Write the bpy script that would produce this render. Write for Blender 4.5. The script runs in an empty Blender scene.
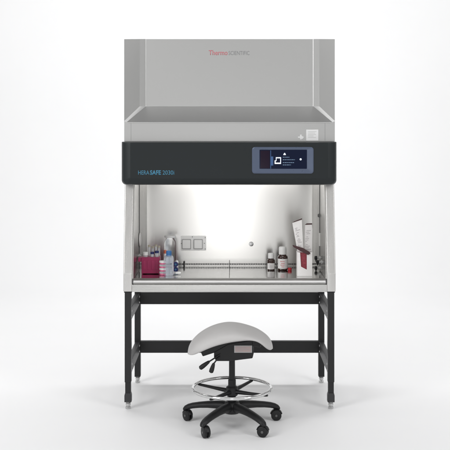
import bpy, bmesh, math, random
from mathutils import Vector, Matrix
random.seed(7)
R = math.radians
C = bpy.context.scene.collection
S = bpy.context.scene

# ------------------------------------------------------------------ camera, light, exposure
F, D, CX, HY, CAMZ = 938.0, 5.74, 229.5, 131.7, 1.70      # focal length and horizon in photo pixels, metres to the cabinet front
cam = bpy.data.cameras.new('camera'); co = bpy.data.objects.new('camera', cam); C.objects.link(co)
co.location = (0, -D, CAMZ); co.rotation_euler = (R(90), 0, 0)
cam.sensor_width = 36; cam.lens = F / 450 * 36
cam.shift_x = (225 - CX) / 450; cam.shift_y = -(225 - HY) / 450
cam.clip_start = 0.1; cam.clip_end = 200
S.camera = co
w = bpy.data.worlds.new('World'); S.world = w; w.use_nodes = True
nt = w.node_tree; bg = nt.nodes['Background']
# studio surroundings: white walls, darker ceiling
tc = nt.nodes.new('ShaderNodeTexCoord'); sx_ = nt.nodes.new('ShaderNodeSeparateXYZ'); cr = nt.nodes.new('ShaderNodeValToRGB')
nt.links.new(tc.outputs['Generated'], sx_.inputs[0]); nt.links.new(sx_.outputs['Z'], cr.inputs[0]); nt.links.new(cr.outputs[0], bg.inputs[0])
cr.color_ramp.elements[0].position = 0.15; cr.color_ramp.elements[0].color = (0.985, 0.985, 0.98, 1)
cr.color_ramp.elements[1].position = 0.75; cr.color_ramp.elements[1].color = (0.16, 0.16, 0.165, 1)
bg.inputs[1].default_value = 0.60
S.view_settings.view_transform = 'Standard'; S.view_settings.look = 'None'
S.view_settings.exposure = 0.29; S.view_settings.gamma = 1

def area(name, loc, aim, sx, sy, power, col=(1, 1, 1)):
    l = bpy.data.lights.new(name, 'AREA'); l.shape = 'RECTANGLE'; l.size = sx; l.size_y = sy
    l.energy = power; l.color = col
    o = bpy.data.objects.new(name, l); C.objects.link(o); o.location = loc
    o.rotation_euler = (Vector(aim) - Vector(loc)).to_track_quat('-Z', 'Y').to_euler()
    return o
area('softbox_overhead', (0, 1.8, 4.8), (0, 0.8, 0), 7.0, 1.6, 52)
area('softbox_top_left', (-3.9, -3.4, 4.6), (0.3, -1.2, 0.0), 1.6, 1.6, 46)
area('softbox_top_right', (3.9, -3.4, 4.6), (-0.3, -1.2, 0.0), 1.6, 1.6, 40)
area('softbox_front_top', (0, -2.4, 5.6), (0, -1.3, 0.0), 5.5, 1.4, 78)
area('softbox_left', (-4.0, -4.2, 2.6), (0, 0, 0.9), 1.8, 2.6, 60)
area('softbox_right', (4.2, -4.6, 2.6), (0, 0, 0.9), 1.6, 2.4, 26)
area('softbox_behind_camera', (-0.05, -8.2, 0.66), (-0.05, 0, 0.9), 0.95, 1.1, 14)
area('softbox_backdrop', (0, 2.6, 5.6), (0, 6.2, 0.3), 9.0, 1.5, 175)

def at(px, py, Y):
    k = (D + Y) / F
    return Vector(((px - CX) * k, Y, CAMZ - (py - HY) * k))
def X(px, Y): return (px - CX) * (D + Y) / F
def Z(py, Y): return CAMZ - (py - HY) * (D + Y) / F

# ------------------------------------------------------------------ materials
M = {}
def mat(name, col, rough=0.5, metal=0.0, var=0.0, scale=8.0, stretch=(1, 1, 1), bump=0.0, trans=0.0, ior=1.45,
        emis=None, estr=0.0, spec=0.5, rvar=0.0, coat=0.0, aniso=0.0, grain=(0, 0, 1)):
    m = bpy.data.materials.new(name); m.use_nodes = True
    nt = m.node_tree; b = nt.nodes['Principled BSDF']
    c4 = (*col, 1)
    b.inputs['Base Color'].default_value = c4
    b.inputs['Roughness'].default_value = rough
    b.inputs['Metallic'].default_value = metal
    b.inputs['Transmission Weight'].default_value = trans
    b.inputs['IOR'].default_value = ior
    b.inputs['Specular IOR Level'].default_value = spec
    b.inputs['Coat Weight'].default_value = coat
    if aniso:
        b.inputs['Anisotropic'].default_value = aniso
        tv = nt.nodes.new('ShaderNodeCombineXYZ')
        for i in range(3): tv.inputs[i].default_value = grain[i]
        nt.links.new(tv.outputs[0], b.inputs['Tangent'])
    if emis:
        b.inputs['Emission Color'].default_value = (*emis, 1); b.inputs['Emission Strength'].default_value = estr
    if var or bump or rvar:
        tc = nt.nodes.new('ShaderNodeTexCoord'); mp = nt.nodes.new('ShaderNodeMapping')
        mp.inputs['Scale'].default_value = stretch
        nz = nt.nodes.new('ShaderNodeTexNoise'); nz.inputs['Scale'].default_value = scale
        nz.inputs['Detail'].default_value = 6; nz.inputs['Roughness'].default_value = 0.6
        nt.links.new(tc.outputs['Object'], mp.inputs['Vector']); nt.links.new(mp.outputs['Vector'], nz.inputs['Vector'])
        if var:
            mr = nt.nodes.new('ShaderNodeMapRange')
            mr.inputs['From Min'].default_value = 0.25; mr.inputs['From Max'].default_value = 0.75
            mr.inputs['To Min'].default_value = 1 - var; mr.inputs['To Max'].default_value = 1 + var
            mx = nt.nodes.new('ShaderNodeVectorMath'); mx.operation = 'SCALE'; mx.inputs[0].default_value = col
            nt.links.new(nz.outputs['Fac'], mr.inputs['Value']); nt.links.new(mr.outputs['Result'], mx.inputs['Scale'])
            nt.links.new(mx.outputs['Vector'], b.inputs['Base Color'])
        if rvar:
            m2 = nt.nodes.new('ShaderNodeMapRange')
            m2.inputs['From Min'].default_value = 0.25; m2.inputs['From Max'].default_value = 0.75
            m2.inputs['To Min'].default_value = max(0.02, rough - rvar); m2.inputs['To Max'].default_value = rough + rvar
            nt.links.new(nz.outputs['Fac'], m2.inputs['Value']); nt.links.new(m2.outputs['Result'], b.inputs['Roughness'])
        if bump:
            bp = nt.nodes.new('ShaderNodeBump'); bp.inputs['Strength'].default_value = bump; bp.inputs['Distance'].default_value = 0.002
            nt.links.new(nz.outputs['Fac'], bp.inputs['Height']); nt.links.new(bp.outputs['Normal'], b.inputs['Normal'])
    M[name] = m
    return m
mat('studio_white', (0.86, 0.86, 0.863), 0.6, var=0.012, scale=0.7, spec=0.3)
mat('silver_coat', (0.50, 0.50, 0.495), 0.38, 0.95, var=0.006, scale=60.0, stretch=(1, 1, 1), rvar=0.008)
mat('pale_coat', (0.66, 0.65, 0.635), 0.27, 0.96, var=0.06, scale=3.0, stretch=(14, 14, 0.4), rvar=0.015)
mat('sill_steel', (0.60, 0.595, 0.58), 0.28, 0.97, var=0.07, scale=3.0, stretch=(0.6, 14, 14), rvar=0.05)
mat('brushed_steel', (0.66, 0.655, 0.64), 0.24, 1.0, var=0.05, scale=4.0, stretch=(30, 30, 0.5), rvar=0.05)
mat('brushed_steel_wide', (0.66, 0.655, 0.645), 0.25, 1.0, var=0.05, scale=4.0, stretch=(0.5, 30, 30), rvar=0.05)
mat('lip_steel', (0.46, 0.455, 0.45), 0.38, 1.0, var=0.06, scale=3.0, stretch=(0.6, 20, 20), rvar=0.04)
mat('wall_steel', (0.70, 0.69, 0.67), 0.23, 1.0, var=0.015, scale=2.0, stretch=(6, 6, 0.2), aniso=0.75, grain=(0, 0, 1))
mat('floor_steel', (0.66, 0.66, 0.65), 0.12, 1.0, var=0.05, scale=3.0, stretch=(0.8, 8, 8), rvar=0.04)
mat('console_dark', (0.011, 0.0145, 0.016), 0.40, 0.0, spec=0.36, rvar=0.03, scale=40, bump=0.03)
mat('seam_dark', (0.10, 0.10, 0.10), 0.6)
mat('seam_grey', (0.30, 0.30, 0.30), 0.5, 0.5)
mat('slot_black', (0.015, 0.015, 0.016), 0.5)
mat('black_powder', (0.016, 0.016, 0.017), 0.42, 0.0, spec=0.4, rvar=0.05, scale=120, bump=0.08)
mat('dark_sleeve', (0.030, 0.030, 0.032), 0.45, 0.0, rvar=0.05, scale=90, bump=0.06)
mat('black_plastic', (0.010, 0.010, 0.011), 0.44, spec=0.4, rvar=0.06, scale=60, bump=0.05)
mat('hub_grey', (0.10, 0.10, 0.10), 0.4)
mat('chrome', (0.72, 0.72, 0.72), 0.10, 1.0, rvar=0.03, scale=20)
mat('zinc', (0.55, 0.55, 0.55), 0.28, 1.0, rvar=0.08, scale=60)
mat('grey_vinyl', (0.50, 0.49, 0.485), 0.50, 0.0, var=0.03, scale=18, bump=0.25, rvar=0.04)
mat('grey_lining', (0.34, 0.335, 0.33), 0.65, var=0.04, scale=30)
mat('screen_frame', (0.085, 0.108, 0.165), 0.30, 0.3, rvar=0.04, scale=20)
mat('display_navy', (0.002, 0.003, 0.010), 0.10, spec=0.15, emis=(0.004, 0.008, 0.026), estr=0.6)
mat('display_maroon', (0.006, 0.003, 0.008), 0.12, spec=0.15, emis=(0.010, 0.004, 0.014), estr=0.5)
mat('display_blue', (0.02, 0.05, 0.12), 0.2, spec=0.3, emis=(0.03, 0.07, 0.17), estr=0.6)
mat('display_white', (0.5, 0.55, 0.6), 0.2, emis=(0.65, 0.75, 0.9), estr=0.7)
mat('display_text', (0.1, 0.15, 0.2), 0.2, spec=0.3, emis=(0.10, 0.15, 0.24), estr=0.6)
mat('ink_blue', (0.045, 0.19, 0.30), 0.5)
mat('ink_red', (0.50, 0.16, 0.18), 0.5)
mat('ink_grey', (0.20, 0.20, 0.205), 0.5)
mat('sticker_white', (0.72, 0.72, 0.72), 0.5)
mat('sticker_grey', (0.42, 0.42, 0.42), 0.5)
mat('plate_pink', (0.42, 0.33, 0.32), 0.35)
mat('outlet_white', (0.88, 0.88, 0.87), 0.45)
mat('plate_white', (0.75, 0.74, 0.73), 0.4)
mat('lamp_glow', (0.9, 0.9, 0.9), 0.4, emis=(1.0, 0.99, 0.97), estr=1.0)
mat('maroon_plastic', (0.32, 0.012, 0.085), 0.35, var=0.08, scale=30)
mat('cap_white', (0.78, 0.78, 0.77), 0.4)
mat('cap_blue', (0.03, 0.13, 0.33), 0.35)
mat('cap_navy', (0.015, 0.02, 0.12), 0.30)
mat('cap_beige', (0.42, 0.38, 0.30), 0.5)
mat('cap_orange', (0.60, 0.16, 0.09), 0.4)
mat('cap_grey', (0.40, 0.40, 0.40), 0.45)
mat('cap_red', (0.42, 0.02, 0.03), 0.4)
mat('glass_clear', (0.97, 0.98, 0.985), 0.03, trans=1.0, ior=1.09)
mat('glass_bluish', (0.86, 0.90, 0.97), 0.04, trans=0.85, ior=1.15)
mat('plastic_clear', (0.90, 0.92, 0.94), 0.12, trans=0.6, ior=1.2)
mat('agar_pink', (0.70, 0.16, 0.30), 0.25)
mat('amber_glass', (0.035, 0.014, 0.010), 0.08, trans=0.0, coat=0.5)
mat('label_paper', (0.78, 0.77, 0.76), 0.55, var=0.02, scale=20)
mat('paper_wrap', (0.78, 0.76, 0.75), 0.5, var=0.05, scale=25, bump=0.3)
mat('print_grey', (0.36, 0.33, 0.34), 0.6)
mat('print_red', (0.55, 0.05, 0.07), 0.6)
mat('maroon_card', (0.055, 0.022, 0.024), 0.5, var=0.15, scale=60)
mat('red_content', (0.24, 0.03, 0.045), 0.5, var=0.5, scale=90)

# ------------------------------------------------------------------ mesh helpers
def NB(): return bmesh.new()
def merge(bm, t):
    me = bpy.data.meshes.new('t'); t.to_mesh(me); t.free(); bm.from_mesh(me); bpy.data.meshes.remove(me)
def box(bm, x0, x1, y0, y1, z0, z1, bev=0.0, seg=2, rot=None):
    t = NB(); bmesh.ops.create_cube(t, size=1)
    c = Vector(((x0 + x1) / 2, (y0 + y1) / 2, (z0 + z1) / 2))
    for v in t.verts:
        v.co = Vector((v.co.x * abs(x1 - x0), v.co.y * abs(y1 - y0), v.co.z * abs(z1 - z0)))
    if bev: bmesh.ops.bevel(t, geom=list(t.edges), offset=bev, segments=seg, profile=0.5, affect='EDGES')
    m = Matrix.Translation(c)
    if rot is not None: m = m @ rot
    bmesh.ops.transform(t, matrix=m, verts=t.verts)
    merge(bm, t); return bm
def lathe(bm, prof, c, n=32, axis=(0, 0, 1), sy=1.0):
    """prof: (radius, height) from bottom to top; closed with caps"""
    t = NB(); rings = []
    for r, h in prof:
        rings.append([t.verts.new((r * math.cos(2 * math.pi * i / n), sy * r * math.sin(2 * math.pi * i / n), h)) for i in range(n)])
    for a, b in zip(rings, rings[1:]):
        for i in range(n): t.faces.new((a[i], a[(i + 1) % n], b[(i + 1) % n], b[i]))
    t.faces.new(list(reversed(rings[0]))); t.faces.new(rings[-1])
    q = Vector((0, 0, 1)).rotation_difference(Vector(axis)).to_matrix().to_4x4()
    bmesh.ops.transform(t, matrix=Matrix.Translation(Vector(c)) @ q, verts=t.verts)
    merge(bm, t); return bm
def tube(bm, pts, rad, n=12, closed=False, flat=1.0):
    """rad: number or list; flat scales the section in z"""
    pts = [Vector(p) for p in pts]; k = len(pts)
    rad = rad if isinstance(rad, (list, tuple)) else [rad] * k
    t = NB(); rings = []
    for i, p in enumerate(pts):
        a = pts[(i - 1) % k] if (closed or i > 0) else p
        b = pts[(i + 1) % k] if (closed or i < k - 1) else p
        d = (b - a).normalized()
        up = Vector((0, 0, 1)) if abs(d.z) < 0.95 else Vector((0, 1, 0))
        s = d.cross(up).normalized(); u = s.cross(d).normalized()
        rr = rad[i]
        rx, rz = rr if isinstance(rr, tuple) else (rr, rr * flat)
        rings.append([t.verts.new(p + s * rx * math.cos(2 * math.pi * j / n) + u * rz * math.sin(2 * math.pi * j / n)) for j in range(n)])
    m = k if closed else k - 1
    for i in range(m):
        a, b = rings[i], rings[(i + 1) % k]
        for j in range(n): t.faces.new((a[j], a[(j + 1) % n], b[(j + 1) % n], b[j]))
    if not closed:
        t.faces.new(list(reversed(rings[0]))); t.faces.new(rings[-1])
    merge(bm, t); return bm
def prism(bm, poly, axis, a, b, bev=0.0, seg=2):
    """poly in the two other axes (in x,y,z order), extruded along axis from a to b"""
    t = NB()
    def P(u, v, k): return {'x': (k, u, v), 'y': (u, k, v), 'z': (u, v, k)}[axis]
    A = [t.verts.new(P(u, v, a)) for u, v in poly]; B = [t.verts.new(P(u, v, b)) for u, v in poly]
    n = len(poly)
    t.faces.new(A); t.faces.new(list(reversed(B)))
    for i in range(n): t.faces.new((A[i], B[i], B[(i + 1) % n], A[(i + 1) % n]))
    bmesh.ops.recalc_face_normals(t, faces=t.faces)
    if bev: bmesh.ops.bevel(t, geom=list(t.edges), offset=bev, segments=seg, profile=0.5, affect='EDGES')
    merge(bm, t); return bm
def rrect(x0, x1, z0, z1, r, n=6, rs=None):
    rs = rs or [r] * 4          # bottom-left, bottom-right, top-right, top-left
    out = []
    for (cx, cz, a0), rr in zip(((x0, z0, 180), (x1, z0, 270), (x1, z1, 0), (x0, z1, 90)), rs):
        sx = 1 if cx == x0 else -1; sz = 1 if cz == z0 else -1
        for i in range(n + 1):
            a = R(a0 + 90 * i / n)
            out.append((cx + sx * rr + rr * math.cos(a), cz + sz * rr + rr * math.sin(a)))
    return out

WLOC = {}
def obj(name, bm, m, parent=None, label=None, smooth=True, ang=35):
    bmesh.ops.remove_doubles(bm, verts=bm.verts, dist=1e-6)
    bmesh.ops.recalc_face_normals(bm, faces=bm.faces)
    xs = [v.co for v in bm.verts]
    lo = Vector((min(v.x for v in xs), min(v.y for v in xs), min(v.z for v in xs)))
    hi = Vector((max(v.x for v in xs), max(v.y for v in xs), max(v.z for v in xs)))
    c = (lo + hi) / 2
    if parent is None: c.z = lo.z
    bmesh.ops.translate(bm, verts=bm.verts, vec=-c)
    me = bpy.data.meshes.new(name); bm.to_mesh(me); bm.free()
    me.materials.append(M[m] if isinstance(m, str) else m)
    if smooth:
        me.shade_smooth(); me.set_sharp_from_angle(angle=R(ang))
    o = bpy.data.objects.new(name, me); C.objects.link(o)
    if smooth and name not in ('floor', 'seat'):
        wn = o.modifiers.new('weighted', 'WEIGHTED_NORMAL'); wn.keep_sharp = True
    if parent: o.parent = parent; o.location = c - WLOC[parent.name]
    else: o.location = c
    WLOC[o.name] = c.copy()
    if label: o['label'] = label
    return o
def thing(name, loc, label, cat, group=None):
    o = bpy.data.objects.new(name, None); o.empty_display_size = 0.1; C.objects.link(o)
    o.location = loc; WLOC[o.name] = Vector(loc)
    o['label'] = label; o['category'] = cat
    if group: o['group'] = group
    return o
def tag(o, label, cat, group=None):
    o['label'] = label; o['category'] = cat
    if group: o['group'] = group
    return o
def text_bm(bm, s, height, x, y, z, width=None, bold=0.0, extr=0.0006, shear=0.0, spacing=1.0):
    cu = bpy.data.curves.new('t', 'FONT'); cu.body = s; cu.size = 1; cu.offset = bold; cu.shear = shear
    cu.space_character = spacing; cu.resolution_u = 4
    o = bpy.data.objects.new('t', cu); C.objects.link(o)
    me = bpy.data.meshes.new_from_object(o.evaluated_get(bpy.context.evaluated_depsgraph_get()))
    bpy.data.objects.remove(o); bpy.data.curves.remove(cu)
    t = NB(); t.from_mesh(me); bpy.data.meshes.remove(me)
    xs = [v.co.x for v in t.verts]; w0, w1 = min(xs), max(xs)
    sz = height / 0.70
    sx = (width / (w1 - w0)) if width else sz
    for v in t.verts: v.co = Vector((x + (v.co.x - w0) * sx, y, z + v.co.y * sz))
    r = bmesh.ops.extrude_face_region(t, geom=list(t.faces))
    for g in r['geom']:
        if isinstance(g, bmesh.types.BMVert): g.co.y -= extr
    merge(bm, t)
    return x + (w1 - w0) * sx

# ------------------------------------------------------------------ studio floor running up into the backdrop
bm = NB(); prof = [(-14, 0), (-2, 0), (3.0, 0), (3.8, 0), (3.98, 0), (4.0, 0)]
for i in range(1, 49):
    a = R(90 * i / 48); prof.append((4.0 + 3.0 * math.sin(a), 3.0 - 3.0 * math.cos(a)))
prof.append((7.0, 9.0))
ra = [bm.verts.new((-14, y, z)) for y, z in prof]; rb = [bm.verts.new((14, y, z)) for y, z in prof]
for i in range(len(prof) - 1): bm.faces.new((ra[i], rb[i], rb[i + 1], ra[i + 1]))
fl = obj('floor', bm, 'studio_white'); fl['kind'] = 'structure'

# ------------------------------------------------------------------ the stand
PX, PW, ZT = 0.622, 0.020, 0.719
RY = 0.60
st = thing('support_stand', (0, RY / 2, 0), 'black steel four-legged stand carrying the steel safety cabinet', 'stand')
for sx in (-1, 1):
    for y, front in ((0.02, True), (RY + 0.02, False)):
        x = sx * PX
        zt = 0.146 if front else 0.125
        b = box(NB(), x - PW, x + PW, y - PW, y + PW, (0.105 if front else 0.042), ZT - 0.004, 0.003)
        if front:
            b = box(NB(), x - PW, x + PW, y - PW, y + PW, 0.165, ZT - 0.004, 0.003)
            box(b, x - PW + 0.003, x + PW - 0.003, y - PW + 0.003, y + PW - 0.003, 0.09, 0.17, 0.002)
        p = obj('post', b, 'black_powder', st)
        if front:
            fb = prism(NB(), [(x - 0.0175, 0.100), (x - 0.0215, 0.085), (x - 0.0215, 0.044), (x + 0.0215, 0.044), (x + 0.0215, 0.085), (x + 0.0175, 0.100)], 'y', y - 0.0215, y + 0.0215, 0.002)
            obj('leg_sleeve', fb, 'dark_sleeve', p)
        fb = NB(); zb = 0.0445 if front else 0.0425
        lathe(fb, [(0.0150, 0.0), (0.0165, 0.003), (0.0165, 0.013), (0.0125, 0.016), (0.0125, 0.022), (0.0155, 0.023), (0.0155, 0.036), (0.009, 0.038), (0.009, zb)], (x, y, 0.0), 6 if False else 20)
        obj('levelling_foot', fb, 'zinc', p)
for z0, z1 in ((0.533, 0.613), (0.204, 0.284)):
    b = box(NB(), -PX + PW - 0.001, PX - PW + 0.001, RY + 0.002, RY + 0.034, z0, z1, 0.003)
    obj('rear_beam', b, 'black_powder', st)
    for sx in (-1, 1):
        b = box(NB(), sx * PX - 0.0155, sx * PX + 0.0155, 0.039, RY + 0.001, z0 + 0.002, z1 - 0.002, 0.003)
        r_ = obj('side_rail', b, 'dark_sleeve', st)
        for yy in (0.07, RY - 0.035):
            for zz in (z0 + 0.022, z1 - 0.022):
                g = NB(); lathe(g, [(0.008, 0), (0.008, 0.003), (0.005, 0.005)], (sx * PX - sx * 0.0150, yy, zz), 6, (-sx, 0, 0))
                obj('bolt', g, 'zinc', r_)
for sx in (-1, 1):
    for y in (0.02, RY + 0.02):
        b = box(NB(), sx * PX - 0.024, sx * PX + 0.024, y - 0.019, y + 0.022, ZT - 0.0045, ZT - 0.0005, 0.001)
        obj('mounting_pad', b, 'black_powder', st)

# ------------------------------------------------------------------ the safety cabinet
cb = thing('safety_cabinet', (0, 0.38, ZT), 'tall steel biological safety cabinet with dark control console and lit open work chamber', 'cabinet')
# side panels: front edge leans back towards the top
HW, IW, YB, WZ = 0.650, 0.596, 0.78, 0.790
for s in (-1, 1):
    poly = [(0, ZT), (0, 0.83), (0.085, 1.40), (0.085, 1.64), (YB, 1.64), (YB, ZT)]
    b = prism(NB(), poly, 'x', s * IW, s * HW, 0.006, 3)
    sp = obj('side_panel', b, 'pale_coat' if s < 0 else 'pale_coat', cb)
    # rounded chamber corner, vertical column at the back
    b = prism(NB(), [(s * (IW + 0.001), 0.44), (s * 0.592, 0.44), (s * 0.585, 0.50), (s * 0.573, 0.575), (s * 0.560, 0.619), (s * 0.560, 0.66), (s * (IW + 0.001), 0.66)], 'z', WZ + 0.001, 1.459)
    obj('corner_column', b, 'brushed_steel', cb)
    # inner lining of the side wall
    b = prism(NB(), [(0.030, WZ + 0.002), (0.036, 0.84), (0.118, 1.40), (0.118, 1.458), (0.452, 1.458), (0.452, WZ + 0.002)], 'x', s * (IW + 0.001), s * (IW - 0.004))
    obj('chamber_side_wall', b, 'brushed_steel', cb)
    b = box(NB(), s * (IW - 0.0075), s * (IW - 0.0035), 0.407, 0.413, WZ + 0.01, 1.45)
    obj('seam', b, 'seam_dark', cb)
b = box(NB(), -0.5615, 0.5615, 0.62, 0.64, WZ, 1.46, 0)
rw = obj('chamber_back_wall', b, 'wall_steel', cb)
b = box(NB(), -IW, IW, 0.642, YB - 0.003, ZT + 0.002, 1.64)
obj('rear_plenum', b, 'pale_coat', cb)
b = box(NB(), -IW, IW, 0.085, 0.6415, 1.46, 1.64)
obj('chamber_ceiling', b, 'pale_coat', cb)
b = box(NB(), -0.42, 0.42, 0.13, 0.165, 1.435, 1.4595, 0.006)
obj('lamp', b, 'lamp_glow', cb)
# floor pan and sill
b = box(NB(), -IW + 0.0005, IW - 0.0005, 0.03, 0.6405, ZT + 0.001, 0.768)
obj('floor_pan', b, 'pale_coat', cb)
b = NB(); prism(b, [(-0.002, ZT), (-0.002, 0.762), (0.004, 0.766), (0.03, 0.766), (0.03, ZT)], 'x', -IW - 0.001, IW + 0.001, 0.0015)
sill = obj('front_sill', b, 'sill_steel', cb)
b = NB(); prism(b, [(0.008, 0.7655), (0.002, 0.772), (0.002, 0.778), (0.010, 0.788), (0.030, 0.797), (0.050, 0.797), (0.058, 0.790), (0.058, 0.7655)], 'x', -IW + 0.006, IW - 0.006, 0.001)
obj('arm_rest', b, 'lip_steel', cb)
for s in (-1, 1):
    b = box(NB(), s * (IW - 0.0055), s * (IW + 0.0), 0.001, 0.028, 0.767, 0.796, 0.002)
    obj('sill_end_cap', b, 'seam_dark', cb)
b = box(NB(), -IW + 0.001, -0.0012, 0.0585, 0.6195, 0.7685, WZ, 0.0012)
obj('work_surface', b, 'floor_steel', cb)
b = box(NB(), 0.0012, IW - 0.001, 0.0585, 0.6195, 0.7685, WZ, 0.0012)
obj('work_surface', b, 'floor_steel', cb)
g = NB()
for i in range(88):
    x = -0.565 + i * 0.013
    box(g, x, x + 0.0085, 0.066, 0.082, WZ + 0.0003, WZ + 0.0008)
obj('front_air_slots', g, 'slot_black', cb)
g = NB()
for i in range(96):
    x = -0.555 + i * 0.01165
    box(g, x, x + 0.0085, 0.6175, 0.6195, WZ + 0.0085, WZ + 0.0165)
obj('rear_air_slots', g, 'slot_black', cb)
b = box(NB(), -0.0018, 0.0018, 0.612, 0.618, WZ + 0.0005, WZ + 0.040, 0.0005); obj('centre_strip', b, 'seam_dark', cb)
b = box(NB(), X(183.3, .60), X(184.7, .60), 0.600, 0.610, WZ + 0.0005, Z(261.5, .6), 0.001); obj('tray_clip', b, 'slot_black', cb)

# upper housing with the recessed, tapering front
def upper():
    t = NB(); V = {}
    def v(k, x, y, z): V[k] = t.verts.new((x, y, z))
    zt, zo = 2.279, 2.266
    for s, n in ((-1, 'L'), (1, 'R')):
        v(n + 'a', s * 0.645, 0, 1.600)      # bottom front
        v(n + 'b', s * 0.645, 0, 1.764)      # outer ledge corner
        v(n + 'c', s * 0.631, 0, 1.7575)     # ledge front edge
        v(n + 'd', s * 0.522, 0.120, 1.8605)  # ledge back edge
        v(n + 'e', s * 0.5575, 0.088, 1.858)
        v(n + 'f', s * 0.645, 0, zo)         # top outer
        v(n + 'g', s * 0.5575, 0.088, zt - 0.003)
        v(n + 'h', s * 0.522, 0.120, zt)
        v(n + 'i', s * 0.645, YB, zo); v(n + 'j', s * 0.645, YB, 1.600)
        v(n + 'k', s * 0.522, YB, zt)
    f = lambda *k: t.faces.new([V[q] for q in k])
    f('La', 'Ra', 'Rb', 'Rc', 'Lc', 'Lb')
    f('Lc', 'Rc', 'Rd', 'Ld'); f('Ld', 'Rd', 'Rh', 'Lh'); f('Lh', 'Rh', 'Rk', 'Lk')
    for n in 'LR':
        f(n + 'b', n + 'c', n + 'd', n + 'e'); f(n + 'b', n + 'e', n + 'g', n + 'f'); f(n + 'e', n + 'd', n + 'h', n + 'g')
        f(n + 'f', n + 'g', n + 'h'); f(n + 'f', n + 'h', n + 'k', n + 'i')
        f(n + 'a', n + 'b', n + 'f', n + 'i', n + 'j')
    f('La', 'Lj', 'Rj', 'Ra'); f('Lj', 'Li', 'Lk', 'Rk', 'Ri', 'Rj')
    bmesh.ops.recalc_face_normals(t, faces=t.faces)
    vert = [e for e in t.edges if abs(e.verts[0].co.z - e.verts[1].co.z) > 0.3 and abs(e.verts[0].co.x) < 0.6 and e.verts[0].co.y < 0.3]
    bmesh.ops.bevel(t, geom=vert, offset=0.004, segments=3, profile=0.5, affect='EDGES')
    sharp = [e for e in t.edges if len(e.link_faces) == 2 and e.calc_face_angle() > 0.35]
    bmesh.ops.bevel(t, geom=sharp, offset=0.0016, segments=2, profile=0.5, affect='EDGES')
    return t
# the housing's bottom sits on the side panels at 1.64, its front plate hangs to 1.60 in front of them
up = upper()
for v_ in up.verts:
    if v_.co.z < 1.66: v_.co.z += 0.0405
uh = obj('upper_housing', up, 'silver_coat', cb)
b = box(NB(), -0.6445, 0.6445, 0.001, 0.084, 1.420, 1.6398); obj('console_carrier', b, 'silver_coat', cb)
for x in (X(131.0, 0), X(325.0, 0)):
    b = box(NB(), x - 0.0012, x + 0.0012, -0.0006, 0.002, 1.645, 1.752); obj('panel_seam', b, 'seam_grey', uh)
b = NB(); box(b, -0.618, 0.618, -0.0006, 0.002, 1.7520, 1.7535); obj('ledge_seam', b, 'seam_grey', uh)
y = 0.1196
b = NB(); xe = text_bm(b, 'Thermo', Z(50.2, .12) - Z(55.0, .12), X(208.8, .12), y, Z(55.0, .12), X(227.6, .12) - X(208.8, .12), bold=0.012)
obj('red_lettering', b, 'ink_red', uh, smooth=False)
b = NB(); text_bm(b, 'SCIENTIFIC', Z(51.0, .12) - Z(55.0, .12), X(228.6, .12), y, Z(55.0, .12), X(249.5, .12) - X(228.6, .12), bold=0.0)
obj('grey_lettering', b, 'ink_grey', uh, smooth=False)
# white sticker and small pictogram above the console
b = box(NB(), X(306.2, 0), X(318.3, 0), -0.0012, 0.001, Z(140.5, 0), Z(129.6, 0), 0.0004)
sk = obj('sticker', b, 'sticker_white', uh)
g = NB()
for k, (a, c) in enumerate(((308, 316.5), (308, 315), (308, 316), (308, 313.5), (308, 316))):
    z = Z(131.6 + 1.45 * k, 0); box(g, X(a, 0), X(c, 0), -0.0016, -0.001, z - 0.0011, z + 0.0011)
obj('print_lines', g, 'sticker_grey', uh)
g = NB(); zc, xc = Z(137.2, 0), X(300.8, 0)
box(g, xc - 0.017, xc + 0.017, -0.0012, 0.001, zc - 0.004, zc + 0.004, 0.0004)
box(g, xc - 0.005, xc + 0.005, -0.0014, 0.001, zc - 0.014, zc + 0.016, 0.0004)
lathe(g, [(0.009, 0), (0.009, 0.0018)], (xc + 0.006, 0.0, zc - 0.002), 16, (0, -1, 0))
obj('pictogram_sticker', g, 'sticker_white', uh)

# console
def console():
    t = NB(); YF = -0.066
    x0, x1 = X(121.6, -.02), X(336.6, -.02); z0, z1 = Z(185.2, -.05), Z(141.8, -.06)
    def loop(ix, izb, izt, y, r):
        return [t.verts.new((px, y, pz)) for px, pz in rrect(x0 + ix, x1 - ix, z0 + izb, z1 - izt, r, 6, [r, r, 0.005, 0.005])]
    L = [loop(0, 0, 0, 0.0838, 0.03), loop(0, 0, 0, -0.012, 0.03), loop(0.002, 0.002, 0.0005, -0.024, 0.028), loop(0.012, 0.006, 0.002, -0.044, 0.026),
         loop(0.030, 0.020, 0.003, -0.057, 0.02), loop(0.055, 0.040, 0.005, -0.0655, 0.008), loop(0.060, 0.044, 0.0065, YF, 0.006)]
    n = len(L[0])
    for a, b_ in zip(L, L[1:]):
        for i in range(n): t.faces.new((a[i], a[(i + 1) % n], b_[(i + 1) % n], b_[i]))
    t.faces.new(L[-1]); t.faces.new(list(reversed(L[0])))
    return t
cn = obj('control_console', console(), 'console_dark', cb, ang=22)
YF = -0.066
b = NB()
xe = text_bm(b, 'HERA', Z(170.4, YF) - Z(174.6, YF), X(138.2, YF), YF + 0.0002, Z(174.6, YF), X(149.2, YF) - X(138.2, YF), bold=0.0)
xe = text_bm(b, 'SAFE', Z(170.4, YF) - Z(174.6, YF), X(150.0, YF), YF + 0.0002, Z(174.6, YF), X(161.0, YF) - X(150.0, YF), bold=0.035)
xe = text_bm(b, '2030i', Z(170.4, YF) - Z(174.6, YF), X(162.6, YF), YF + 0.0002, Z(174.6, YF), X(174.2, YF) - X(162.6, YF), bold=0.0)
obj('blue_lettering', b, 'ink_blue', cn, smooth=False)
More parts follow.
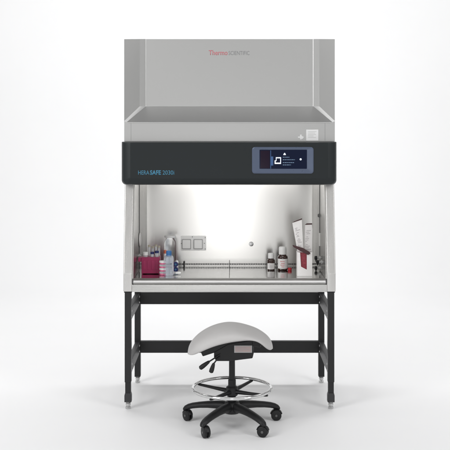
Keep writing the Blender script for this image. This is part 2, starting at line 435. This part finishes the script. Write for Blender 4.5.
# touch screen: bezel and lit display
def bezel():
    t = NB()
    def loop(a, b_, c, d, y, r): return [t.verts.new((u, y, v)) for u, v in rrect(X(a, YF), X(b_, YF), Z(d, YF), Z(c, YF), r, 5)]
    L = [loop(252.0, 313.6, 147.0, 173.6, YF + 0.001, 0.018), loop(252.0, 313.6, 147.0, 173.6, YF - 0.004, 0.018), loop(252.8, 312.8, 147.7, 172.8, YF - 0.0075, 0.015),
         loop(259.4, 307.0, 149.6, 168.9, YF - 0.0045, 0.004), loop(259.8, 306.6, 150.0, 168.5, YF - 0.0005, 0.003)]
    n = len(L[0])
    for a, b_ in zip(L, L[1:]):
        for i in range(n): t.faces.new((a[i], a[(i + 1) % n], b_[(i + 1) % n], b_[i]))
    return t
sc = obj('touch_screen', bezel(), 'screen_frame', cn, ang=25)
yd = YF - 0.003
b = box(NB(), X(259.6, YF), X(306.8, YF), yd, YF + 0.0005, Z(168.7, YF), Z(149.8, YF)); obj('display', b, 'display_navy', cn)
def rect(g, a, b_, c, d, dy=0.0006): box(g, X(a, YF), X(b_, YF), yd - dy, yd + 0.0005, Z(d, YF), Z(c, YF))
g = NB(); rect(g, 260.4, 269.6, 150.6, 168.2, 0.0004); obj('menu_panel', g, 'display_maroon', cn)
g = NB(); rect(g, 270.4, 271.0, 150.4, 168.6); rect(g, 271.0, 273.2, 156.5, 165.5, 0.0004)
obj('display_divider', g, 'display_blue', cn)
g = NB(); rect(g, 275.8, 281.0, 157.2, 158.3); rect(g, 280.2, 281.0, 158.3, 162.6); rect(g, 275.8, 276.5, 158.3, 160.4); rect(g, 274.6, 281.0, 162.6, 163.9); rect(g, 274.6, 275.6, 160.4, 162.6); rect(g, 275.6, 276.5, 160.4, 161.0)
obj('display_icon', g, 'display_white', cn)
g = NB(); prism(g, [(X(283.2, YF), Z(155.0, YF)), (X(285.9, YF), Z(155.0, YF)), (X(285.3, YF), Z(153.4, YF)), (X(284.6, YF), Z(152.8, YF)), (X(283.9, YF), Z(153.4, YF))], 'y', yd - .0006, yd + .0004); obj('display_icon', g, 'display_white', cn)
g = NB(); lathe(g, [(0.0062, 0), (0.0062, 0.0008)], (X(300.6, YF), yd, Z(159.3, YF)), 16, (0, -1, 0)); obj('display_icon', g, 'display_white', cn)
g = NB()
for z_, a, c in ((157.2, 282.8, 289.5), (159.7, 282.8, 295), (162.6, 282.8, 294), (164.9, 282.8, 291)):
    x = a
    while x < c:
        w_ = random.uniform(0.9, 2.2); rect(g, x, min(c, x + w_), z_ - 0.32, z_ + 0.32); x += w_ + 0.45
obj('display_text_lines', g, 'display_text', cn)

# double power outlet on the back wall
yw = 0.6195
g = NB(); prism(g, rrect(X(180.6, yw), X(206.2, yw), Z(250.6, yw), Z(235.8, yw), 0.006, 4), 'y', yw - 0.004, yw + 0.0004, 0.0008)
po = obj('power_outlet', g, 'outlet_white', cb)
for a, c in ((181.9, 191.1), (193.6, 202.8)):
    g = NB(); prism(g, rrect(X(a, yw), X(c, yw), Z(249.0, yw), Z(239.0, yw), 0.005, 4), 'y', yw - 0.010, yw - 0.0035, 0.001)
    obj('socket_frame', g, 'sticker_grey', po)
    g = NB(); prism(g, rrect(X(a + .75, yw), X(c - .75, yw), Z(248.2, yw), Z(239.8, yw), 0.004, 4), 'y', yw - 0.0125, yw - 0.0095, 0.001)
    obj('socket_cover', g, 'outlet_white', po)
for px, py in ((180.0 + 1.4, 243.5), (205.2, 237.6), (205.2, 248.8), (204.4, 243.2), (192.4, 236.8)):
    g = NB(); lathe(g, [(0.0028, 0), (0.0028, 0.002), (0.001, 0.003)], (X(px, yw), yw - 0.004, Z(py, yw)), 10, (0, -1, 0))
    obj('screw', g, 'seam_dark', po)
g = NB(); lathe(g, [(0.016, 0), (0.016, 0.003), (0.008, 0.005), (0.007, 0.016), (0.011, 0.018), (0.011, 0.026), (0.006, 0.029)], (X(251.2, yw), yw + 0.0005, Z(244, yw)), 20, (0, -1, 0))
obj('wall_knob', g, 'zinc', cb)
# service valves on both side walls
def valve(s, y, z, r):
    g = NB(); x = s * (IW - 0.0035)
    lathe(g, [(r, 0), (r, 0.004), (r * .45, 0.006), (r * .45, 0.020)], (x, y, z), 24, (-s, 0, 0))
    vb = obj('service_valve', g, 'zinc', cb)
    g = NB(); lathe(g, [(r * .55, 0), (r * .8, 0.002), (r * .85, 0.012), (r * .6, 0.018)], (x - s * 0.018, y, z), 16, (-s, 0, 0))
    tube(g, [(x - s * 0.027, y, z), (x - s * 0.027, y - 0.004, z - r * 1.4)], [0.006, 0.004], 10)
    obj('valve_handle', g, 'black_plastic' if s > 0 else 'seam_grey', vb)
for y, z, r in ((0.40, Z(258, .40), 0.017), (0.40, Z(268, .40), 0.015), (0.28, Z(262, .28), 0.015)): valve(1, y, z, r)
valve(-1, 0.40, Z(256, .40), 0.016)
g = NB(); g_ = at(139.0, 239.5, 0.41)
lathe(g, [(0.030, 0), (0.046, 0.003), (0.046, 0.007), (0.036, 0.010)], (-(IW - 0.0045), 0.41, g_.z), 28, (1, 0, 0))
obj('port_cover', g, 'plate_white', cb)
g = NB(); lathe(g, [(0.013, 0), (0.013, 0.004), (0.008, 0.012)], ((IW - 0.0045), 0.42, Z(215.5, .42)), 16, (-1, 0, 0)); obj('port_plug', g, 'seam_dark', cb)
g = NB(); box(g, IW - 0.010, IW - 0.0035, 0.402, 0.418, Z(246, .41), Z(233, .41), 0.002); obj('wall_bracket', g, 'plate_white', cb)
lo_ = bpy.data.lights.new('chamber_light', 'AREA'); lo_.shape = 'RECTANGLE'; lo_.size = 1.0; lo_.size_y = 0.06; lo_.energy = 1.15; lo_.color = (1, .985, .96)
ll = bpy.data.objects.new('chamber_light', lo_); C.objects.link(ll); ll.location = (0, 0.148, 1.43)
ll.rotation_euler = (R(45), 0, 0)

# ------------------------------------------------------------------ things on the work surface
def floorY(py): return 0.91 * F / (py - HY) - D
E = 0.0006
# maroon tube rack
Y0 = floorY(274.2)
x0, x1 = X(141.0, Y0), X(160.2, Y0); zt = Z(257.4, Y0)
rk = thing('tube_rack', ((x0 + x1) / 2, Y0 + 0.05, WZ), 'maroon plastic tube rack at the left end of the work surface', 'rack')
g = NB(); box(g, x0 + .003, x1 - .003, Y0, Y0 + 0.10, WZ + 0.004, zt, 0.003)
for i in range(4): box(g, x0 + .012 + i * .027, x0 + .030 + i * .027, Y0 - .002, Y0 + .002, WZ + .028, WZ + .088, .0015)
obj('rack_body', g, 'maroon_plastic', rk)
for x in (x0 + .004, x1 - .012):
    g = box(NB(), x, x + .008, Y0 + .004, Y0 + .096, WZ + .0002, WZ + .0045, .001); obj('foot_rail', g, 'maroon_plastic', rk)
g = NB(); box(g, x0 - .020, x0 + .004, Y0 + .01, Y0 + .09, Z(262, Y0), Z(258, Y0), .002)
obj('side_grip', g, 'maroon_plastic', rk)
def captube(px, py_top, Y, r, cm, label, capz=0.012, body='plastic_clear', lean=0.0, base=None, grp='tubes standing in the maroon rack'):
    x = X(px, Y); zt_ = Z(py_top, Y); zb = base if base is not None else zt + .0005
    t = thing('capped_tube', (x, Y, zb), label, 'tube', grp)
    g = NB(); lathe(g, [(r * .8, 0), (r * .85, .003), (r * .85, zt_ - zb - capz)], (x, Y, zb), 16)
    obj('tube_body', g, body, t)
    g = NB(); lathe(g, [(r, 0), (r * 1.02, .001), (r, capz - .001), (r * .9, capz)], (x, Y, zt_ - capz + .0002), 16)
    obj('cap', g, cm, t)
captube(145.6, 252.0, Y0 + .03, .016, 'cap_white', 'wide white-capped tube at the left front of the maroon rack', .020)
captube(152.2, 251.8, Y0 + .03, .012, 'cap_navy', 'left one of the two front navy-capped tubes in the maroon rack', .014)
captube(156.9, 250.8, Y0 + .03, .013, 'cap_navy', 'right one of the two front navy-capped tubes in the maroon rack', .014)
for i, (px, py, wd) in enumerate(((149.2, 245.0, 'leftmost'), (152.8, 246.2, 'second from the left'), (156.0, 244.6, 'third from the left'), (159.0, 245.8, 'rightmost'))):
    captube(px, py, Y0 + .078, .0085, 'cap_beige', wd + ' of the four beige-capped tubes at the rack\'s back', .012)
# stack of dishes with pink medium
Yd = floorY(275.3) + .02
xd = X(163.0, Yd)
for k in range(4):
    z0 = WZ + E + k * 0.0225
    d = thing('culture_dish', (xd, Yd, z0), ['bottom', 'second from bottom', 'third from bottom', 'top'][k] + ' dish of the pink stack right of the maroon rack', 'dish', 'stacked culture dishes')
    g = NB(); lathe(g, [(.021, 0), (.0225, .001), (.0225, .0100)], (xd, Yd, z0), 28); obj('dish_bottom', g, 'agar_pink', d)
    g = NB(); lathe(g, [(.0235, 0), (.0235, .0105), (.0225, .0115)], (xd, Yd, z0 + .0102), 28); obj('dish_lid', g, 'cap_white' if k % 2 else 'plastic_clear', d)
# bottle with light blue cap
def bottle(name, px, py_base, py_top, r, neck_r, neck_frac, cap_h, body_m, cap_m, label, cat='bottle', cap_r=None, group=None, lab=None, sy=1.0, Yv=None):
    Y = Yv if Yv is not None else floorY(py_base)
    x = X(px, Y); zb = WZ + E; zt_ = Z(py_top, Y); H = zt_ - zb; cap_r = cap_r or neck_r * 1.25
    t = thing(name, (x, Y, zb), label, cat, group)
    hs = H * neck_frac
    prof = [(r * .9, 0), (r, .004), (r, hs * .86), (r * .93, hs * .93), (r * .7, hs), (neck_r, hs * 1.05), (neck_r, H - cap_h * .6)]
    g = NB(); lathe(g, prof, (x, Y, zb), 36, sy=sy); obj('bottle_body', g, body_m, t)
    g = NB(); lathe(g, [(cap_r * .96, 0), (cap_r, .002), (cap_r, cap_h * .78), (cap_r * .93, cap_h * .93), (cap_r * .8, cap_h)], (x, Y, zt_ - cap_h), 28); obj('cap', g, cap_m, t)
    if lab:
        z0, z1, colr, lw = lab
        g = NB(); n = 20
        lo_v, hi_v = [], []
        for i in range(n + 1):
            a = R(270 - lw + 2 * lw * i / n); rr = r + .0006
            lo_v.append(g.verts.new((x + rr * math.cos(a), Y + rr * sy * math.sin(a), zb + H * z0))); hi_v.append(g.verts.new((x + rr * math.cos(a), Y + rr * sy * math.sin(a), zb + H * z1)))
        for i in range(n): g.faces.new((lo_v[i], lo_v[i + 1], hi_v[i + 1], hi_v[i]))
        lb = obj('paper_label', g, 'label_paper', t)
        g = NB()
        for k, fz in enumerate((.75, .55, .38, .2)):
            ww = (.65, .45, .6, .35)[k] * r * .8
            zz = zb + H * (z0 + (z1 - z0) * fz)
            box(g, x - ww, x + ww * (.9 if k % 2 else .6), Y - r * sy - .0017, Y - r * sy + .0012, zz - .0012, zz + .0012)
        obj('print_lines', g, colr, lb)
    return t
bottle('reagent_bottle', 168.9, 275.2, 250.6, .031, .014, .80, .036, 'glass_bluish', 'cap_blue', 'bluish clear bottle with bright blue cap beside the pink dishes', cap_r=.0175)
bottle('media_bottle', 170.2, 269.0, 235.2, .040, .024, .88, .015, 'glass_clear', 'sticker_white', 'tall clear glass bottle with flat pale lid standing behind the blue-capped bottle', cap_r=.038)
bottle('dropper_bottle', 165.2, 271.6, 250.0, .012, .008, .85, .022, 'cap_white', 'cap_orange', 'thin white bottle with orange cap between maroon rack and clear bottles', cap_r=.010)
# lying tubes with navy caps towards the viewer
Yt = 0.335; xt = X(175.6, Yt); rt = .0165
for k in range(2):
    zc_ = WZ + E + rt + k * rt * 2.02
    t = thing('centrifuge_tube', (xt, Yt + .05, zc_ - rt), ('lower' if k == 0 else 'upper') + ' of two lying tubes with navy caps facing the front', 'tube', 'lying navy-capped tubes')
    g = NB(); lathe(g, [(rt, 0), (rt, .014)], (xt, Yt + .014, zc_), 24, (0, -1, 0)); obj('cap', g, 'cap_navy', t)
    g = NB(); lathe(g, [(rt * .35, 0), (rt * .35, .0012)], (xt, Yt + .0004, zc_), 20, (0, -1, 0)); obj('cap_disc', g, 'ink_blue', t)
    g = NB(); lathe(g, [(.003, 0), (rt * .9, .018), (rt * .9, .10)], (xt, Yt + .115, zc_), 24, (0, -1, 0)); obj('tube_body', g, 'plastic_clear', t)
Yq = 0.235; zc_ = WZ + E + .0095
t = thing('sample_tube', (X(177.5, Yq), Yq, WZ + E), 'small white tube lying crosswise in front of the navy-capped tubes', 'tube')
g = NB(); lathe(g, [(.004, 0), (.0085, .008), (.0085, .034)], (X(181.0, Yq), Yq, zc_), 20, (-1, 0, 0)); obj('tube_body', g, 'cap_white', t)
g = NB(); lathe(g, [(.0095, 0), (.0095, .010)], (X(175.4, Yq), Yq, zc_), 20, (-1, 0, 0)); obj('cap', g, 'cap_grey', t)
# bottles right
bottle('small_bottle', 271.0, 270.0, 253.0, .0255, .018, .66, .034, 'amber_glass', 'cap_white', 'small dark bottle with white cap and white label', cap_r=.0205, lab=(.07, .42, 'print_grey', 62))
bottle('amber_bottle', 282.6, 270.0, 246.6, .0345, .022, .64, .050, 'amber_glass', 'cap_white', 'larger dark bottle with white cap and red-printed label', cap_r=.0255, lab=(.08, .50, 'print_red', 65))
Yc = floorY(270.5); g = NB()
lathe(g, [(.012, 0), (.013, .002), (.013, .016), (.010, .018)], (X(289.8, Yc), Yc, WZ + E), 20)
tag(obj('bottle_cap', g, 'cap_red'), 'small loose red cap on the floor beside the larger dark bottle', 'cap')
# carton holding two wrapped pipette packs
Yb = floorY(276.3)
x0, x1 = X(297.2, Yb), X(312.2, Yb); zb = WZ + E; zt = Z(252, Yb); dp = .075
ct = thing('pipette_carton', ((x0 + x1) / 2, Yb + dp / 2, zb), 'open white carton with dark red inside holding two wrapped pipette packs', 'carton')
g = NB()
box(g, x0, x0 + .003, Yb, Yb + dp, zb, zt); box(g, x1 - .003, x1, Yb, Yb + dp, zb, zt)
box(g, x0 + .003, x1 - .003, Yb + dp - .003, Yb + dp, zb, zt); box(g, x0 + .003, x1 - .003, Yb + .003, Yb + dp - .003, zb, zb + .003)
prism(g, [(x0 + .003, zb), (x1 - .003, zb), (x1 - .003, zb + .030), (x0 + .062, zb + .040), (x0 + .024, zb + .060), (x0 + .018, zt - .004), (x0 + .003, zt - .002)], 'y', Yb, Yb + .003)
box(g, x1 - .034, x1 - .003, Yb + .0002, Yb + .0028, zb + .031, zt - .002)
obj('carton_walls', g, 'paper_wrap', ct)
g = NB(); box(g, x0 + .010, x1 - .030, Yb + .008, Yb + .030, zb + .006, zt - .006, .003); obj('red_liner', g, 'red_content', ct)
c = at(301.6, 249.6, Yb - .004)
g = NB(); prism(g, [(c.x - .058, c.z + .030), (c.x - .052, c.z + .017), (c.x - .010, c.z - .008), (c.x + .040, c.z - .034), (c.x + .056, c.z - .026), (c.x + .050, c.z - .014), (c.x + .010, c.z + .010), (c.x - .030, c.z + .022)], 'y', Yb - .005, Yb - .001, .0008)
obj('flap', g, 'maroon_card', ct)
def pack(pts, Y, dep, label, w3):
    poly = [(X(a, Y), Z(b_, Y)) for a, b_ in pts]
    zmin = min(p[1] for p in poly)
    t = thing('pipette_pack', (sum(p[0] for p in poly) / len(poly), Y + dep / 2, zmin), label, 'pack', 'wrapped pipette packs in the carton')
    g = NB(); prism(g, poly, 'y', Y, Y + dep, .003, 2); wr = obj('paper_wrapper', g, 'paper_wrap', t)
    (a0, b0), (a1, b1) = pts[0], pts[1]                      # top left, top right
    (c1, d1), (c0, d0) = pts[-2], pts[-1]
    g = NB()
    for k in range(w3):
        f0 = .16 + .66 * k / w3; q = random.uniform(.12, .62)
        def PQ(u, v): return (X(a0 + (a1 - a0) * u + ((c0 + (c1 - c0) * u) - (a0 + (a1 - a0) * u)) * v, Y), Z(b0 + (b1 - b0) * u + ((d0 + (d1 - d0) * u) - (b0 + (b1 - b0) * u)) * v, Y))
        u0 = random.uniform(.15, .34)
        if k % 5 == 3: continue
        prism(g, [PQ(u0, f0), PQ(u0 + q, f0), PQ(u0 + q, f0 + .011), PQ(u0, f0 + .011)], 'y', Y - .0005, Y + .001)
    obj('wrapper_print', g, 'print_grey', wr)
    g = NB(); e = .05
    prism(g, [(poly[0][0] - .001, poly[0][1] - .002), (poly[1][0] + .001, poly[1][1] - .002), (poly[1][0], poly[1][1] + .005), (poly[0][0] + .012, poly[0][1] + .007)], 'y', Y - .001, Y + dep + .001)
    obj('dark_end', g, 'maroon_card', wr)
    return t
pack([(292.2, 222.6), (302.0, 219.2), (304.0, 262.0), (299.4, 262.0)], Yb + .034, .012, 'taller wrapped pipette pack leaning left in the carton', 22)
pack([(305.0, 224.6), (312.0, 224.2), (312.6, 229.5), (312.0, 262.0), (303.2, 262.0)], Yb + .050, .014, 'shorter upright wrapped pipette pack at the right side of the carton', 16)

# ------------------------------------------------------------------ the stool
SX, SY = 0.0145, -0.30
so = thing('saddle_stool', (SX, SY, 0), 'grey saddle-seat stool on black five-star base with chrome foot ring', 'stool')
# seat: lofted saddle sections
K = [  # px x, top silhouette y, front rim y, half depth
    (187.4, 350.2, 352.2, .055), (188.3, 347.0, 354.4, .095), (190.5, 343.0, 356.0, .125), (194, 338.9, 356.2, .145), (199, 334.3, 354.4, .158), (206, 330.0, 351.2, .167), (213, 327.0, 348.2, .172), (221, 324.7, 345.8, .175),
    (230, 323.6, 343.6, .176), (240, 325.2, 341.9, .174), (249, 328.2, 341.0, .170), (256, 330.9, 341.6, .163), (261, 332.9, 344.8, .155), (265.5, 335.2, 349.3, .14), (269, 337.8, 351.0, .12), (271.3, 340.8, 350.4, .095), (272.6, 343.6, 348.6, .065), (273.1, 345.6, 347.0, .035)]
def lerpK(x):
    for a, b_ in zip(K, K[1:]):
        if a[0] <= x <= b_[0]:
            f_ = (x - a[0]) / (b_[0] - a[0]); return [a[i] + (b_[i] - a[i]) * f_ for i in range(4)]
    return list(K[-1])
def seat():
    t = NB(); rings = []; N = 40
    for i, k in enumerate(K):
        px, ys, yr, hd = k
        x = X(px, SY - .05); zs = Z(ys, SY); zr = Z(yr, SY - hd); 
        zr = min(zr, zs - 0.012)
        ring = []
        th = min(0.036, (zs - zr) * 0.5)
        zm = zs
        # outline in the YZ plane: a domed cushion, thick rolled edge, hollow below
        zb_ = zr                                  # lowest level of the front rim
        hgt = zm - zb_
        for j in range(N):
            a = 2 * math.pi * j / N
            cy, sz = math.cos(a), math.sin(a)
            yy = SY + hd * math.copysign(abs(cy) ** 0.75, cy)
            if sz >= 0: zz = zb_ + th * .45 + (hgt - th * .45) * abs(sz) ** 0.80
            else:
                lift = max(0.0, (hgt - .055)) * .75
                zz = zb_ + th * .45 - th * .45 * min(1, abs(sz) * 2.2) + lift * (max(0, abs(sz) - .35) / .65)
            ring.append(t.verts.new((x, yy, zz)))
        rings.append(ring)
    for a, b_ in zip(rings, rings[1:]):
        for j in range(N): t.faces.new((a[j], a[(j + 1) % N], b_[(j + 1) % N], b_[j]))
    t.faces.new(rings[0]); t.faces.new(list(reversed(rings[-1])))
    bmesh.ops.recalc_face_normals(t, faces=t.faces)
    bmesh.ops.smooth_vert(t, verts=t.verts, factor=0.3, use_axis_x=True, use_axis_y=True, use_axis_z=True)
    return t
s_ = obj('seat', seat(), 'grey_vinyl', so, ang=75)
sm = s_.modifiers.new('s', 'SUBSURF'); sm.levels = 2; sm.render_levels = 2
# mechanism below the seat
g = NB()
YM = SY - .06
prism(g, [(X(214, YM), Z(352, YM)), (X(228, YM), Z(344, YM)), (X(252, YM), Z(340, YM)), (X(254, YM), Z(352, YM)), (X(252.5, YM), Z(358.0, YM)), (X(230, YM), Z(360.8, YM)), (X(216, YM), Z(360.8, YM)), (X(214, YM), Z(357, YM))], 'y', SY - .07, SY + .07, .004)
mc = obj('tilt_mechanism', g, 'black_plastic', so)
g = NB(); prism(g, [(X(201, SY), Z(349.5, SY)), (X(219, SY), Z(341, SY)), (X(233, SY), Z(338, SY)), (X(252, SY), Z(336, SY)), (X(262, SY), Z(340, SY)), (X(260, SY), Z(345, SY)), (X(250, SY), Z(343.5, SY)), (X(233, SY), Z(345.5, SY)), (X(219, SY), Z(348.8, SY)), (X(203, SY), Z(354.0, SY))], 'y', SY - .065, SY + .09, .005)
obj('seat_pan', g, 'black_plastic', so)
g = NB(); tilt = Matrix.Rotation(R(-2), 4, 'Y'); c0 = at(243.0, 349.0, SY - .072)
box(g, X(234.2, SY - .07), X(252.0, SY - .07), SY - .0745, SY - .069, Z(352.6, SY - .07), Z(345.4, SY - .07), .001, 2)
obj('rating_plate', g, 'cap_grey', mc)
g = NB(); box(g, X(235.3, SY - .07), X(250.9, SY - .07), SY - .0755, SY - .0735, Z(351.7, SY - .07), Z(346.3, SY - .07)); obj('plate_panel', g, 'plate_pink', mc)
g = NB()
for z_, a, c in ((347.6, 236.5, 246), (349.2, 236.5, 249.5), (350.7, 236.5, 243)):
    box(g, X(a, SY - .07), X(c, SY - .07), SY - .0760, SY - .0750, Z(z_ + .25, SY - .07), Z(z_ - .25, SY - .07))
obj('plate_print', g, 'print_grey', mc)
# levers
for (a, b_, c, d) in (((224, 352.5), (215.5, 357.5), (208.5, 362), (199.6, 368.6)), ((222, 355), (216.8, 359.5), (213.6, 364.0), (210.8, 372.8))):
    Yl = SY - .085
    P_ = [at(*q, Yl) for q in (a, b_, c, d)]
    g = NB(); tube(g, [P_[0] + Vector((0, .03, 0)), P_[1], P_[2]], .0042, 10); lv = obj('lever', g, 'black_plastic', so)
    g = NB(); e = P_[3] - P_[2]
    pts_ = [P_[2] + e * t_ for t_ in (-.12, .0, .3, .65, .92, 1.0)]
    tube(g, pts_, [.005, .0085, .0115, .0135, .0125, .006], 16); obj('lever_paddle', g, 'black_plastic', lv)
# gas column
g = NB(); lathe(g, [(.0215, .130), (.0225, .14), (.0225, .262), (.0178, .268), (.0175, Z(359.5, SY) + .002)], (SX, SY, 0), 28)
obj('gas_column', g, 'black_plastic', so)
# foot ring
zr_ = Z(387.7, SY); RR = .2265
g = NB(); tube(g, [(SX + RR * math.cos(2 * math.pi * i / 72), SY + RR * math.sin(2 * math.pi * i / 72), zr_) for i in range(72)], .0095, 14, True)
fr = obj('foot_ring', g, 'chrome', so)
g = NB(); lathe(g, [(.030, -.040), (.034, -.036), (.034, .008), (.027, .014)], (SX, SY, zr_ - .004), 28); hub = obj('ring_hub', g, 'black_plastic', fr)
for k in range(4):
    a = R(-31 + 90 * k)
    d = Vector((math.cos(a), math.sin(a), 0)); c = Vector((SX, SY, zr_))
    g = NB(); tube(g, [c + d * .028 + Vector((0, 0, -.020)), c + d * .12 + Vector((0, 0, -.017)), c + d * (RR - .004) + Vector((0, 0, -.012)), c + d * (RR + .008) + Vector((0, 0, -.012))], [(.015, .013), (.013, .009), (.011, .007), (.008, .005)], 12)
    obj('spoke', g, 'black_plastic', fr)
# five-star base
g = NB(); lathe(g, [(.030, .068), (.044, .072), (.056, .085), (.054, .118), (.040, .134), (.026, .140)], (SX, SY, 0), 28)
obj('base_hub', g, 'black_plastic', so)
BR = .275
for k in range(5):
    a = R(-90 + 36.5 + 72 * k + 1.0)
    d = Vector((math.cos(a), math.sin(a), 0)); c = Vector((SX, SY, 0))
    g = NB()
    prof = [(.02, .104, .034, .030), (.06, .110, .031, .026), (.10, .110, .0285, .0225), (.15, .1065, .0265, .0195), (.20, .100, .0245, .0175), (.24, .0925, .0235, .0165), (.265, .085, .0225, .0155), (.283, .077, .020, .013), (.294, .069, .015, .008), (.298, .064, .008, .003)]
    tube(g, [c + d * r_ + Vector((0, 0, z_)) for r_, z_, _, _ in prof], [(w_, h_) for _, _, w_, h_ in prof], 16)
    arm = obj('base_arm', g, 'black_plastic', so)
    # caster
    cc = c + d * .266
    yaw = a + R((35, -20, 10, -35, 60)[k])
    fw = Vector((math.cos(yaw), math.sin(yaw), 0)); sd = Vector((-fw.y, fw.x, 0)); wc = cc + fw * .010; rw_ = .0305
    g = NB(); lathe(g, [(.0065, .030), (.0065, .080)], cc, 12)
    # hood over the wheels
    hp = []
    for i in range(9):
        b2 = R(15 + 150 * i / 8); hp.append(wc + fw * (rw_ + .003) * math.cos(b2) + Vector((0, 0, rw_ + (rw_ + .003) * math.sin(b2))))
    tube(g, hp, [(.0155, .0040)] * 9, 12)
    box(g, -.004, .004, -.004, .004, -.012, .012)
    for v_ in [v for v in g.verts if v.co.length < .02]: v_.co += wc + Vector((0, 0, rw_ + .012))
    cs = obj('caster', g, 'black_plastic', so)
    for q in (-1, 1):
        g = NB(); lathe(g, [(rw_ * .86, 0), (rw_, .002), (rw_, .0110), (rw_ * .86, .0140), (rw_ * .35, .0145), (rw_ * .3, .0155)], wc + sd * q * .0045 + Vector((0, 0, rw_ + .0003)), 28, sd * q)
        wh = obj('wheel', g, 'black_plastic', cs)
        g = NB(); lathe(g, [(rw_ * .24, 0), (rw_ * .20, .0016)], wc + sd * q * (.0045 + .0155) + Vector((0, 0, rw_ + .0003)), 16, sd * q)
        obj('wheel_cap', g, 'hub_grey', cs)
